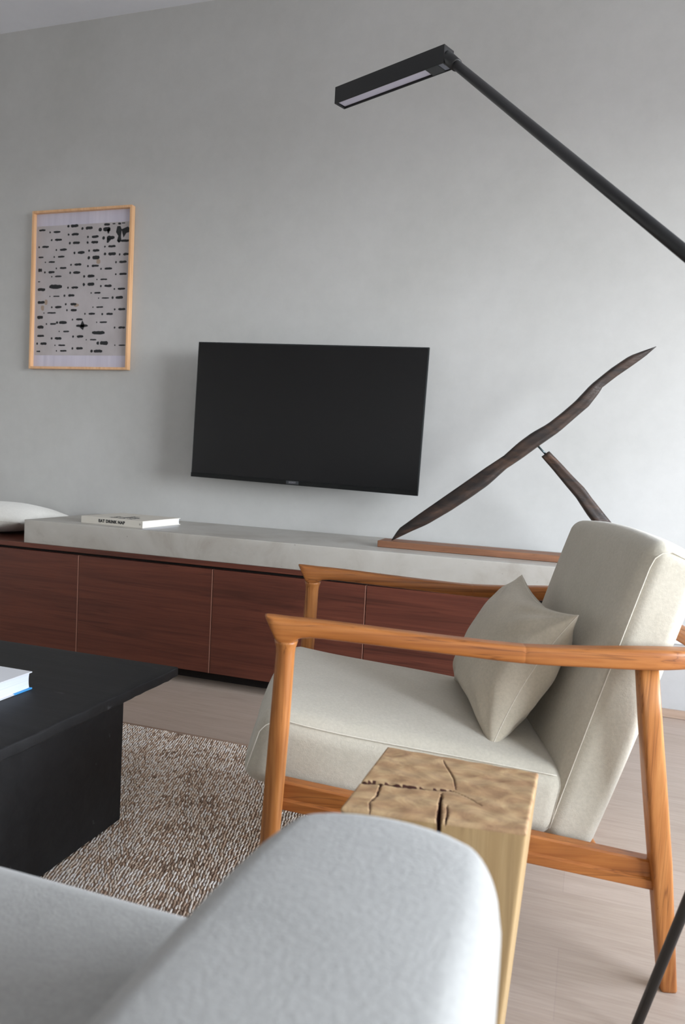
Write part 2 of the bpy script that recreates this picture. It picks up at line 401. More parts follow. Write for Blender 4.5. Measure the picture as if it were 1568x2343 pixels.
# ------------------------------------------------------------------ rug
def make_rug():
    x0, x1, y0, y1 = -2.3, -.36, -2.25, -.905; th = .006
    px, py = .0068, .0125
    nx, ny = int((x1 - x0 - .006) / px), int((y1 - y0 - .01) / py)
    ii, jj = np.meshgrid(np.arange(nx), np.arange(ny)); ii = ii.ravel(); jj = jj.ravel(); K = len(ii)
    rs = np.random.RandomState(3)
    cx = x0 + .008 + ii * px + (jj % 2) * px * .5 + rs.uniform(-.0012, .0012, K); cy = y0 + .01 + jj * py + rs.uniform(-.0015, .0015, K)
    # each plait leans; every other band leans a little more
    ang = np.radians(105) + rs.uniform(-.26, .26, K) + .12 * np.sin(cx * 31 + cy * 17)
    ln = rs.uniform(.0060, .0086, K); wd = rs.uniform(.0024, .0032, K); ht = rs.uniform(.0022, .0036, K)
    prof = [(-1, .0), (-.62, .75), (0, 1.0), (.62, .75), (1, .0)]; nseg = 5
    V = np.zeros((K, len(prof) * nseg, 3), np.float32)
    ca, sa = np.cos(ang), np.sin(ang)
    for a, (t_, r_) in enumerate(prof):
        r_ = max(r_, .25)
        for b in range(nseg):
            ph = 2 * PI * b / nseg
            u = t_ * ln; v = math.cos(ph) * wd * r_; z = math.sin(ph) * ht * r_
            k = a * nseg + b
            V[:, k, 0] = cx + u * ca - v * sa; V[:, k, 1] = cy + u * sa + v * ca; V[:, k, 2] = th + z + .0008
    V = V.reshape(-1, 3)
    F = []
    for a in range(len(prof) - 1):
        for b in range(nseg):
            c = (b + 1) % nseg; F.append((a * nseg + b, a * nseg + c, (a + 1) * nseg + c, (a + 1) * nseg + b))
    F = np.array(F, np.int64); nv = len(prof) * nseg
    FA = (F[None] + (np.arange(K) * nv)[:, None, None]).reshape(-1, 4)
    bv = np.array([(x, y, z) for z in (.0005, th) for x, y in ((x0, y0), (x1, y0), (x1, y1), (x0, y1))], np.float32)
    n0 = len(V); bf = np.array([(0, 3, 2, 1), (4, 5, 6, 7), (0, 1, 5, 4), (1, 2, 6, 5), (2, 3, 7, 6), (3, 0, 4, 7)]) + n0
    V = np.vstack([V, bv]); FA = np.vstack([FA, bf])
    me = bpy.data.meshes.new('rug'); me.vertices.add(len(V)); me.vertices.foreach_set('co', V.ravel())
    me.loops.add(FA.size); me.loops.foreach_set('vertex_index', FA.ravel().astype(np.int32))
    me.polygons.add(len(FA)); me.polygons.foreach_set('loop_start', np.arange(0, FA.size, 4, dtype=np.int32))
    me.update(calc_edges=True); me.validate()
    at = me.attributes.new('fibre', 'FLOAT', 'POINT')
    val = rs.uniform(0, 1, K) * .80 + .10 * np.sin(cx * 9 + cy * 5) + .07 * np.sin(cy * 43 - cx * 12) + .10
    at.data.foreach_set('value', np.concatenate([np.repeat(val, nv), np.full(8, .04)]).astype(np.float32))
    me.polygons.foreach_set('use_smooth', [True] * len(me.polygons))
    t = NT('plaited_jute', .85, .15)
    a = t.n('ShaderNodeAttribute'); a.attribute_name = 'fibre'
    c = t.ramp(a.outputs['Fac'], [(0, (136, 108, 86)), (.1, (182, 150, 124)), (.24, (224, 200, 176)), (.5, (246, 235, 220)), (.78, (253, 248, 241)), (1, (255, 254, 251))])
    f = t.noise(t.map((1, 1, 1)), 700, 2, .6); t.base(t.mix(.2, c, t.ramp(f, [(.3, (160, 138, 120)), (.7, (244, 238, 228))])))
    t.bump(f, .4, .0006)
    o = link('rug', me, t.m, None); o['label'] = 'coarse plaited jute rug in beige and brown under the black coffee table'; o['category'] = 'rug'
    m = Vector((-1.4, -1.7, 0)); me.transform(Matrix.Translation(-m)); o.location = m
make_rug()

# ------------------------------------------------------------------ television
tvA = math.radians(1.25)
tv = thing('television', 'black flat-screen television mounted on the grey wall above the slab', 'television', (-1.0815, -.15, 1.019))
tv.rotation_euler = (0, tvA, 0)
W, H = .951, .545
link('casing', box('casing', -W / 2, W / 2, .001, .0095, -H / 2, H / 2, .002), m_flat('tv_casing', (22, 27, 28), .35, 0), tv)
def m_screen():
    t = NT('tv_glass', .12, .5); t.base((17, 17, 18)); t.bump(t.noise(t.map((1, 1, 1)), 900, 1), .02, .0002); t.b.inputs['Roughness'].default_value = .2; t.b.inputs['Specular IOR Level'].default_value = .3; return t.m
link('screen', box('screen', -W / 2 + .005, W / 2 - .005, -.001, .002, -H / 2 + .018, H / 2 - .005, .0004), m_screen(), tv)
bz = link('bezel', box('bezel', -W / 2 + .001, W / 2 - .001, -.003, .002, -H / 2, -H / 2 + .0175, .0006), m_flat('tv_bezel', (15, 16, 16), .45, 0, .25), tv)
pl = link('logo_plate', box('logo_plate', -.052, -.0, -.0042, -.0025, -H / 2 + .003, -H / 2 + .0165, .0003), m_flat('logo_plate_grey', (46, 48, 51), .35), bz)
tm = text_mesh('logo', 'SONY', .0105, .0002, .0002, 1.1); tm.transform(Matrix.Translation((-.026, -.0045, -H / 2 + .0098)) @ M_TXT); link('logo', tm, m_flat('logo_silver', (118, 116, 120), .3), pl)
link('rear_housing', box('rear_housing', -.36, .36, .009, .060, -.25, .16, .014, 3), M_BLACK, tv)
link('wall_bracket', box('wall_bracket', -.18, .18, .058, .149, -.11, .09, .003), M_BLACK, tv)

# ------------------------------------------------------------------ framed print
fr = thing('framed_print', 'framed abstract print of black ink dashes in a pale wood frame on the wall', 'picture', (-2.2335, 0, 1.5545))
fw, fh, ft, fd = .527, .707, .0105, .026
bm = bmesh.new()
def ring_pts(hw, hh, y): return [bm.verts.new(p) for p in ((-hw, y, -hh), (hw, y, -hh), (hw, y, hh), (-hw, y, hh))]
a = ring_pts(fw / 2, fh / 2, -.001); b = ring_pts(fw / 2, fh / 2, -fd); c = ring_pts(fw / 2 - ft, fh / 2 - ft, -fd); d = ring_pts(fw / 2 - ft, fh / 2 - ft, -.004)
for P, Q in ((a, b), (b, c), (c, d), (d, a)):
    for i in range(4): bm.faces.new((P[i], P[(i + 1) % 4], Q[(i + 1) % 4], Q[i]))
bmesh.ops.recalc_face_normals(bm, faces=bm.faces)
bmesh.ops.bevel(bm, geom=bm.edges[:], offset=.001, segments=2, affect='EDGES')
me = bpy.data.meshes.new('frame'); bm.to_mesh(me); bm.free(); link('frame', me, M_FRAME, fr)
pw, ph = fw - 2 * ft, fh - 2 * ft
def m_paper():
    t = NT('creased_paper', .8, .15)
    n = t.noise(t.map((16, 1, .7)), 1.4, 4, .6, .3)
    t.base(t.ramp(n, [(.3, (186, 182, 196)), (.7, (204, 200, 212))])); t.bump(n, .4, .004); return t.m
def m_sheet():
    t = NT('print_sheet', .8, .15)
    n = t.noise(t.map((1, 1, 1)), 6, 4, .6); s = t.noise(t.map((1, 1, 1), (0, 0, 0)), 5.2, 3, .5)
    c = t.ramp(n, [(.3, (170, 164, 164)), (.7, (186, 180, 182))])
    t.base(c); t.bump(t.noise(t.map((16, 1, .7)), 1.4, 4, .6, .3), .4, .004); return t.m
pr = link('print', box('print', -pw / 2 - .002, pw / 2 + .002, -.0070, -.004, -ph / 2 - .002, ph / 2 + .002, 0), m_paper(), fr)
marks = [(0.03,0.099,0.104,0.0142,0),(0.188,0.261,0.12,0.0141,0.151),(0.205,0.279,0.171,0.0163,0.169),(0.372,0.45,0.087,0.0205,0.345),(0.382,0.457,0.141,0.0173,0.349),(0.529,0.601,0.106,0.0204,0.494),(0.711,0.784,0.12,0.0298,0.679),(0.595,0.665,0.163,0.0171,0.554),(0.75,0.83,0.174,0.0244,0.716),(0.591,0.662,0.198,0.0182,0.552),(0.398,0.471,0.196,0.0183,0.365),(0.068,0.141,0.213,0.0153,0.034),(0.261,0.335,0.236,0.0152,0.223),(0.452,0.524,0.26,0.0183,0.417),(0.609,0.678,0.251,0.0171,0.57),(0.767,0.843,0.229,0.0149,0.733),(0.896,0.985,0.198,0.0158,0.874),(0.771,0.848,0.276,0.0202,0.737),(0.922,0.985,0.282,0.0158,0.886),(0.03,0.085,0.28,0.011,0),(0.241,0.312,0.281,0.013,0.201),(0.607,0.681,0.295,0.0241,0.57),(0.143,0.21,0.313,0.012,0.107),(0.884,0.96,0.33,0.0159,0.852),(0.42,0.493,0.336,0.0162,0.384),(0.602,0.676,0.348,0.0161,0.563),(0.265,0.336,0.355,0.0141,0.227),(0.737,0.814,0.369,0.0149,0.7),(0.031,0.072,0.364,0.0247,0),(0.143,0.21,0.379,0.0164,0.104),(0.409,0.484,0.387,0.0173,0.378),(0.215,0.285,0.408,0.012,0.18),(0.562,0.634,0.413,0.0193,0.526),(0.889,0.964,0.406,0.0148,0.853),(0.696,0.767,0.436,0.0107,0.661),(0.031,0.055,0.439,0.0077,0),(0.156,0.293,0.474,0.0273,0),(0.03,0.112,0.491,0.0209,0),(0.395,0.466,0.483,0.0151,0.358),(0.564,0.634,0.465,0.0225,0.525),(0.74,0.815,0.478,0.016,0.703),(0.878,0.953,0.499,0.0138,0.843),(0.638,0.702,0.521,0.0118,0.605),(0.202,0.269,0.537,0.0087,0.165),(0.363,0.429,0.534,0.0173,0.323),(0.716,0.791,0.555,0.0096,0.684),(0.859,0.934,0.554,0.0201,0.828),(0.033,0.109,0.575,0.0187,0),(0.389,0.452,0.59,0.0173,0.339),(0.663,0.734,0.612,0.0107,0.628),(0.224,0.294,0.608,0.0153,0.188),(0.394,0.458,0.629,0.0162,0.353),(0.889,0.962,0.628,0.0148,0.853),(0.141,0.234,0.645,0.0109,0.104),(0.584,0.651,0.654,0.014,0.545),(0.769,0.835,0.657,0.016,0.726),(0.031,0.094,0.673,0.0231,0),(0.453,0.523,0.69,0.014,0.415),(0.272,0.355,0.709,0.0196,0.25),(0.175,0.239,0.717,0.0131,0.135),(0.702,0.778,0.709,0.0107,0.671),(0.456,0.579,0.731,0.0184,0),(0.036,0.104,0.738,0.022,0),(0.896,0.965,0.744,0.0148,0.858),(0.319,0.383,0.767,0.0109,0.276),(0.626,0.757,0.776,0.0236,0),(0.037,0.112,0.796,0.0154,0),(0.229,0.303,0.812,0.0175,0.196),(0.467,0.535,0.8,0.0173,0.427),(0.606,0.673,0.821,0.0097,0.567),(0.073,0.142,0.847,0.0176,0.038),(0.712,0.794,0.843,0.0257,0.689),(0.904,0.973,0.856,0.0085,0.866),(0.27,0.344,0.857,0.0109,0.234),(0.463,0.533,0.877,0.0173,0.423),(0.29,0.361,0.894,0.012,0.251),(0.033,0.074,0.898,0.0099,0),(0.649,0.738,0.895,0.0215,0.626),(0.719,0.778,0.09,0.0149,0),(0.805,0.834,0.088,0.0085,0),(0.861,0.892,0.089,0.0137,0),(0.899,0.933,0.087,0.0074,0)]
def blob_mesh(name, polys, y, th=.0003):
    bm = bmesh.new()
    for P in polys:
        f = bm.faces.new([bm.verts.new(((u - .5) * pw, y, (.5 - v) * ph)) for u, v in P])
    r = bmesh.ops.extrude_face_region(bm, geom=bm.faces[:])
    for v in [g for g in r['geom'] if isinstance(g, bmesh.types.BMVert)]: v.co.y -= th
    bmesh.ops.recalc_face_normals(bm, faces=bm.faces)
    me = bpy.data.meshes.new(name); bm.to_mesh(me); bm.free(); return me
polys = []
rr = random.Random(9)
for (x0, x1, y, h, d) in marks:
    n = 7; top = []; bot = []
    for i in range(n):
        s = i / (n - 1); x = x0 + (x1 - x0) * s; k = h * .5 * (1 if 0 < i < n - 1 else .55)
        top.append((x, y - k * rr.uniform(.75, 1.1))); bot.append((x, y + k * rr.uniform(.7, 1.1)))
    polys.append(top + bot[::-1])
    if d:
        r = max(h * .5, .005)
        polys.append([(d + r * 1.25 * math.cos(t) * rr.uniform(.8, 1.1), y + r * math.sin(t) * rr.uniform(.8, 1.1)) for t in [2 * PI * q / 7 for q in range(7)]])
polys.append([(0.854, 0.105), (0.885, 0.104), (0.9, 0.125), (0.894, 0.171), (0.901, 0.198), (0.875, 0.209), (0.854, 0.197), (0.867, 0.166), (0.843, 0.141)])
polys.append([(0.897, 0.125), (0.962, 0.11), (0.992, 0.127), (0.978, 0.145), (0.947, 0.15), (0.92, 0.178), (0.908, 0.151)])
polys.append([(0.52, 0.695), (0.546, 0.726), (0.53, 0.759), (0.496, 0.743), (0.504, 0.721)])
polys.append([(.75, .12), (.785, .112), (.77, .148), (.757, .146)]); polys.append([(.752, .178), (.80, .182), (.765, .207), (.75, .204)])
st = []
for (cx, cy, rx, ry) in ((.668, .322, .025, .018), (.452, .597, .03, .014), (.125, .572, .022, .02), (.088, .612, .02, .022)):
    st.append([(cx + rx * math.cos(t) * rr.uniform(.7, 1.1), cy + ry * math.sin(t) * rr.uniform(.7, 1.1)) for t in [2 * PI * q / 10 for q in range(10)]])
bm = bmesh.new()
for k, me_ in enumerate((box('sheet', -pw / 2 + .01 * pw, pw / 2 - .004 * pw, -.0076, -.0070, ph / 2 - .923 * ph, ph / 2 - .0785 * ph, 0), blob_mesh('marks', polys, -.0076), blob_mesh('stains', st, -.00755, .0001))):
    n0 = len(bm.faces); bm.from_mesh(me_); bm.faces.ensure_lookup_table()
    for f in bm.faces[n0:]: f.material_index = k
me = bpy.data.meshes.new('ink_sheet'); bm.to_mesh(me); bm.free()
link('ink_sheet', me, [m_sheet(), M_INK, m_flat('tea_stain', (158, 140, 124), .8)], pr, label='grey sheet of black ink dashes')

# ------------------------------------------------------------------ white cushion on the cabinet
def pillow_mesh(name, sx, sy, th, pin=.12, n=36, wr=.004, seed=1):
    """two puffed faces meeting in a seam; corners reach out, sides pull in"""
    rs = random.Random(seed); ph = [rs.uniform(0, 6) for _ in range(6)]
    vs = []; idx = {}
    def P(i, j, s):
        u = -math.cos(PI * i / n); v = -math.cos(PI * j / n)
        e = max(0, (1 - u ** 2)) ; f = max(0, (1 - v ** 2))
        z = th * .5 * (e * f) ** .42
        x = u * (1 - pin * (1 - abs(v) ** 2.2)) * sx / 2 if False else u * sx / 2 * (1 - pin * (1 - v * v) * abs(u) ** 3)
        y = v * sy / 2 * (1 - pin * (1 - u * u) * abs(v) ** 3)
        cr = (abs(u) * abs(v)) ** 2
        z *= 1 - .25 * cr
        wq = wr * (math.sin(9 * u + 5 * v + ph[0]) + math.sin(13 * v - 7 * u + ph[1])) * (abs(u) ** 3 + abs(v) ** 3) * (e * f) ** .4
        for cu_, cv_ in ((1, -1), (1, 1), (-1, 1), (-1, -1)):
            dx_, dy_ = u - cu_, v - cv_; rr_ = math.hypot(dx_, dy_); an_ = math.atan2(dy_, dx_)
            wq += wr * 1.3 * math.sin(11 * an_ + ph[2] + cu_) * math.exp(-((rr_ - .5) / .32) ** 2) * (e * f) ** .25
        return (x, y, s * (z + wq))
    for s in (1, -1):
        for i in range(n + 1):
            for j in range(n + 1):
                edge = i in (0, n) or j in (0, n)
                key = (i, j, 0 if edge else s)
                if key not in idx: idx[key] = len(vs); vs.append(P(i, j, s if not edge else 1))
    g = lambda i, j, s: idx[(i, j, 0 if (i in (0, n) or j in (0, n)) else s)]
    fs = []
    for s in (1, -1):
        for i in range(n):
            for j in range(n):
                q = (g(i, j, s), g(i + 1, j, s), g(i + 1, j + 1, s), g(i, j + 1, s)); fs.append(q if s > 0 else q[::-1])
    me = bpy.data.meshes.new(name); me.from_pydata(vs, [], fs); me.update()
    loop = [P(i, 0, 1) for i in range(n)] + [P(n, j, 1) for j in range(n)] + [P(i, n, 1) for i in range(n, 0, -1)] + [P(0, j, 1) for j in range(n, 0, -1)]
    return me, loop
def seam_tube(name, loop, r):
    pts = [Vector(p) for p in loop]; rings = []; K = len(pts)
    for i, c in enumerate(pts):
        d = (pts[(i + 1) % K] - pts[i - 1]).normalized(); a = d.cross(Vector((0, 0, 1))).normalized(); rings.append(ring(c, a, Vector((0, 0, 1)), r, r, 6))
    return loft(name, rings, closed=True)
t = thing('throw_pillow', 'white cushion lying flat on the cabinet at the left edge', 'cushion', (-2.47, -.215, .465 + .066), math.radians(8))
me, lp = pillow_mesh('cover', .46, .40, .13, .1, 30, .001, 5)
link('cover', me, M_PILW, t, True); link('seam', seam_tube('seam', lp, .001), M_PILW, t, True)

# ------------------------------------------------------------------ driftwood sculpture
sc_ = thing('driftwood_sculpture', 'dark driftwood sculpture of two leaning limbs on a wooden bar on the slab', 'sculpture', (-.26, -.295, .5572))
def W2L(me): return L(me, sc_)
link('base_bar', W2L(rbox('base_bar', (.89, .10, .0225), .002, (30, 3, 1), lambda x, y, z, a, b, c: (x - .258, y - .295, z + .5572 + .0113), 2)), M_BAR, sc_)
Up = [(-0.666,0.580),(-0.641,0.623),(-0.567,0.683),(-0.483,0.749),(-0.418,0.8),(-0.354,0.851),(-0.291,0.898),(-0.248,0.942),(-0.206,0.977),(-0.157,1.008),(-0.115,1.045),(-0.075,1.084),(-0.03,1.139),(0.027,1.191),(0.081,1.232),(0.123,1.249),(0.158,1.262)]
Lo = [(-0.662,0.579),(-0.594,0.617),(-0.54,0.645),(-0.46,0.699),(-0.395,0.748),(-0.337,0.795),(-0.282,0.852),(-0.232,0.89),(-0.177,0.936),(-0.118,0.983),(-0.071,1.03),(-0.031,1.069),(-0.003,1.111),(0.007,1.131),(0.047,1.166),(0.092,1.201),(0.13,1.232),(0.1585,1.2612)]
def resample(P, n):
    P = [np.array(p) for p in P]; d = [0]
    for a_, b_ in zip(P, P[1:]): d.append(d[-1] + np.linalg.norm(b_ - a_))
    d = np.array(d) / d[-1]; t_ = np.linspace(0, 1, n)
    return np.stack([np.interp(t_, d, [p[k] for p in P]) for k in (0, 1)], 1)
def limb(name, A, B, y, n=60, seg=16, dep=.8, dmin=.004, tw=0):
    a_ = resample(A, n); b_ = resample(B, n); rings = []
    for i in range(n):
        c = (a_[i] + b_[i]) / 2; h = (a_[i] - b_[i]) / 2; r = max(np.linalg.norm(h), .0008)
        ax = Vector((h[0], 0, h[1])); ax = ax.normalized() if ax.length > 1e-6 else Vector((-.6, 0, .8))
        dp = max(dmin, r * dep); R_ = []
        for k in range(seg):
            t_ = 2 * PI * k / seg; ct_, st_ = math.cos(t_), math.sin(t_)
            # carved ridge facing the room, hollow below it
            yy = st_ * dp * (1 + .25 * math.sin(3 * t_ + i * .09 + tw)); q = ct_
            R_.append(Vector((c[0], y, c[1])) + ax * (q * r) + Vector((0, 1, 0)) * yy)
        rings.append(R_)
    return loft(name, rings)
link('long_limb', W2L(limb('long_limb', Up, Lo, -.295)), M_LOG, sc_, True)
L2 = [(-0.169,0.899),(-0.128,0.856),(-0.087,0.81),(-0.05,0.77),(-0.012,0.717),(0.028,0.669),(.062,.625),(.092,.581)]
R2 = [(-0.145,0.919),(-0.104,0.88),(-0.064,0.84),(-0.025,0.804),(0.002,0.77),(0.055,0.709),(0.111,0.648),(.14,.612),(.162,.581)]
link('short_limb', W2L(limb('short_limb', L2, R2, -.295, 40, 16, .75, .006, 2)), M_LOG, sc_, True)
link('steel_pin', W2L(tube('steel_pin', [(-.186, -.295, .938), (-.150, -.295, .902)], .0035, 10)), m_flat('steel_grey', (90, 104, 108), .35, .8), sc_, True)

# ------------------------------------------------------------------ wall socket
so = thing('wall_socket', 'white wall socket behind the wooden armchair', 'socket', (.345, 0, .30))
link('plate', box('plate', -.042, .042, -.009, -.001, -.033, .033, .003), m_flat('socket_white', (226, 232, 238), .4), so)
me = tube('plug', [(-.026, -.0085, .002), (-.026, -.026, .002)], .0105, 18); pg = link('plug', me, m_flat('plug_grey', (176, 176, 186), .4), so, True)
link('pin_hole', tube('pin_hole', [(-.026, -.0262, .002), (-.026, -.0266, .002)], .0026, 10), M_BLACK, pg, True)

# ------------------------------------------------------------------ wooden armchair; local x to the chair's front, y to the camera side
YAW = math.radians(196.6)
U0, V0 = .62, -1.26
F_ = Vector((-math.cos(math.radians(16.6)), -math.sin(math.radians(16.6)), 0)); Lt = Vector((-math.sin(math.radians(16.6)), math.cos(math.radians(16.6)), 0))
CO = F_ * U0 + Lt * V0
ch = thing('wooden_armchair', 'teak-framed armchair with oatmeal seat and backrest beside the wood block table', 'armchair', tuple(CO), YAW)
def cu(u): return u - U0
# armrests: station table u -> z_top, z_bot, half width, y centre(abs)
arm = [(.200, .578, .556, .012, .232), (.235, .577, .553, .017, .262), (.27, .577, .549, .020, .283), (.32, .578, .545, .021, .295), (.38, .577, .543, .020, .300), (.46, .573, .5425, .019, .301), (.556, .571, .5425, .018, .301), (.66, .576, .549, .0175, .301), (.768, .583, .556, .018, .301), (.85, .589, .5615, .0185, .301), (.90, .592, .564, .019, .301), (.918, .5928, .562, .0195, .301), (.926, .5932, .556, .0195, .301), (.934, .5936, .551, .0195, .301), (.948, .5945, .550, .0195, .301), (.956, .595, .5565, .019, .301), (.963, .5955, .570, .018, .301), (.970, .596, .584, .014, .301), (.9745, .5965, .592, .009, .301), (.976, .5965, .5945, .004, .301)]
def armrest(s):
    rings = []
    us = sorted(list(np.linspace(.27, .9, 34)) + [.550, .5535, .556, .5585, .562]) + list(np.linspace(.905, .976, 26))
    for u in us:
        zt, zb, hw, yc = lerp_tab(arm, u) if u > .9 else smooth_tab(arm, u)
        c = (cu(u), s * yc, (zt + zb) / 2)
        rings.append(ring(c, (0, 1, 0), (0, 0, 1), hw * (1 - .035 * math.exp(-((u - .556) / .0022) ** 2)), (zt - zb) / 2 * (1 - .03 * math.exp(-((u - .556) / .0022) ** 2)), 32, 4.6))
    me = loft('armrest', rings); return me
for s in (1, -1):
    link('armrest', armrest(s), M_TEAKX, ch, True)
# back rail: sweeps from one armrest to the other behind the backrest
pts = []
for i in range(41):
    t_ = -1 + 2 * i / 40; ay = abs(t_)
    u = .222 + .062 * ay ** 5; y = .289 * t_ if ay < .9 else math.copysign(.2601 + (ay - .9) * .24, t_)
    pts.append(Vector((cu(u), y, .5625)))
rings = []
for i, c in enumerate(pts):
    d = (pts[min(i + 1, 40)] - pts[max(i - 1, 0)]).normalized(); a = d.cross(Vector((0, 0, 1))).normalized()
    rings.append(ring(c, a, (0, 0, 1), .0135, .0145, 20, 3))
link('back_rail', loft('back_rail', rings), M_TEAKY, ch, True)
for s in (1, -1):  # front legs, round, flaring into the armrest
    zs = [(.0115, .0135, .960), (.10, .0148, .957), (.25, .0163, .951), (.40, .0165, .945), (.49, .0160, .942), (.535, .0156, .9405), (.545, .0165, .9402), (.551, .0182, .940), (.556, .0195, .940)]
    rings = [ring((cu(u), s * .301, z), (1, 0, 0), (0, 1, 0), r, r, 24) for z, r, u in zs]
    link('front_leg', loft('front_leg', rings), M_TEAKZ, ch, True)
for s in (1, -1):  # rear legs, squarish, raked back
    zs = [(.0005, .0125, .277), (.004, .0135, .2772), (.10, .0150, .290), (.22, .0168, .306), (.35, .0170, .325), (.46, .0165, .341), (.548, .0158, .353)]
    rings = [ring((cu(u), s * .284, z), Vector((1, .0, 0)), Vector((0, 1, 0)), r * 1.02, r * 1.0, 32, 5.0, 0) for z, r, u in zs]
    link('rear_leg', loft('rear_leg', rings), M_TEAKZ, ch, True)
for s in (1, -1):  # side rails with a rebated lower lip
    prof = [(-.013, .0), (.0145, .0), (.0150, .002), (.0150, .015), (.0100, .0185), (.0100, .043), (.007, .046), (-.013, .046)]
    rings = []
    for i in range(13):
        k = i / 12; u = .938 + (.306 - .938) * k; z = .2665 + (.1685 - .2665) * k
        rings.append([Vector((cu(u), s * (.274 + px), z + pz)) for px, pz in prof])
    link('side_rail', loft('side_rail', rings), M_TEAKX, ch)
def xbar(name, u, z, hu, hz):
    rings = [ring((cu(u), y, z), (1, 0, 0), (0, 0, 1), hu, hz, 16, 6) for y in np.linspace(-.262, .262, 5)]
    return link(name, loft(name, rings), M_TEAKY, ch, True)
xbar('front_rail', .90, .268, .012, .016); xbar('rear_rail', .40, .196, .012, .013)
# seat cushion
def seat_fn(x, y, z, a, b, c):
    # x in -.27..+.27 about u=.735 ; gentle dome on top, full rounded nose
    if z > 0:
        z += .016 * (1 - a * a) * (1 - b ** 4) + .004 * (1 - b ** 4)
    z += .012 * max(0, a) ** 3 * (1 if z > 0 else -.3)
    if a > .5: x += .012 * (1 - b * b) * (a - .5) * 2
    x += .012 * (c) * -max(0, a) ** 4
    y *= 1 - .02 * max(0, a) ** 6
    ang = math.radians(7.2)
    X = x * math.cos(ang) - (z) * math.sin(ang) * 1; Z = x * math.sin(ang) + z * math.cos(ang)
    return (cu(.728) + X, y - .0, .3145 + Z)
seat = link('seat_cushion', rbox('seat_cushion', (.545, .50, .122), .034, (22, 20, 4), seat_fn), M_FAB, ch, True)
def seam_on(path, r=.0009): return tube('seam', path, r, 6)
def seat_pt(x, y, z):
    return Vector(seat_fn(x, y, z, x / .2725, y / .25, z / .061))
for s in (1, -1):
    path = [seat_pt(x, s * .2445, .0522) for x in np.linspace(-.25, .235, 24)] + [seat_pt(.2585, s * .2445, .035), seat_pt(.266, s * .243, .02), seat_pt(.268, s * .243, -.045)]
    link('seam', seam_on(path), M_SEAM, seat, True)
# backrest: slab reclined 16.5 degrees
ANG = math.radians(16.6)
def back_fn(x, y, z, a, b, c):
    # x: thickness axis (+ = front), z: height along the slab
    if x > 0: x += .010 * (1 - b ** 4) * (1 - c ** 4)
    x *= 1 - .18 * max(0, -c) ** 1.5 * (1 if x < 0 else .2)
    z += .012 * (1 - b * b) * max(0, c) ** 6
    z -= .010 * max(0, c) ** 4 * (a < 0) * abs(a)
    X = x * math.cos(ANG) - z * math.sin(ANG); Z = x * math.sin(ANG) + z * math.cos(ANG)
    return (cu(.3705) + X, y, .4720 + Z)
back = link('backrest', rbox('backrest', (.104, .50, .548), .030, (4, 20, 24), back_fn), M_FAB, ch, True)
def back_pt(x, y, z): return Vector(back_fn(x, y, z, x / .052, y / .25, z / .274))
for s in (1, -1):
    path = [back_pt(.041, s * .2465, z) for z in np.linspace(-.25, .225, 24)] + [back_pt(.0385, s * .2465, .243), back_pt(.030, s * .2465, .255), back_pt(.015, s * .2465, .262), back_pt(-.04, s * .2465, .262)]
    link('seam', seam_on(path, .0011), M_SEAM, back, True)

# cushion on the armchair: corner frame in chair coords
pc = thing('throw_pillow', 'oatmeal linen cushion propped against the backrest of the teak-framed armchair', 'cushion')
nb = Vector((.575, -1.462, .366)); nt = Vector((.448, -1.425, .592)); ftp = Vector((.474, -1.085, .606)); fb = Vector((.590, -1.10, .378))
cen = (nb + nt + ftp + fb) / 4
ex = ((nb + nt) - (fb + ftp)).normalized(); ez = ((nt + ftp) - (nb + fb)).normalized()
def c2w_dir(v): return F_ * v.x + Lt * v.y + Vector((0, 0, 1)) * v.z
X_ = c2w_dir(ex); Y_ = c2w_dir(ez); Y_ = (Y_ - X_ * X_.dot(Y_)).normalized(); Z_ = X_.cross(Y_)
mw = Matrix((X_, Y_, Z_)).transposed().to_4x4(); mw.translation = c2w_dir(cen)
pc.matrix_world = mw
me, lp = pillow_mesh('cover', .375, .285, .150, .19, 56, .0028, 2)
link('cover', me, M_FABS, pc, True); link('seam', seam_tube('seam', lp, .0009), M_SEAM, pc, True)

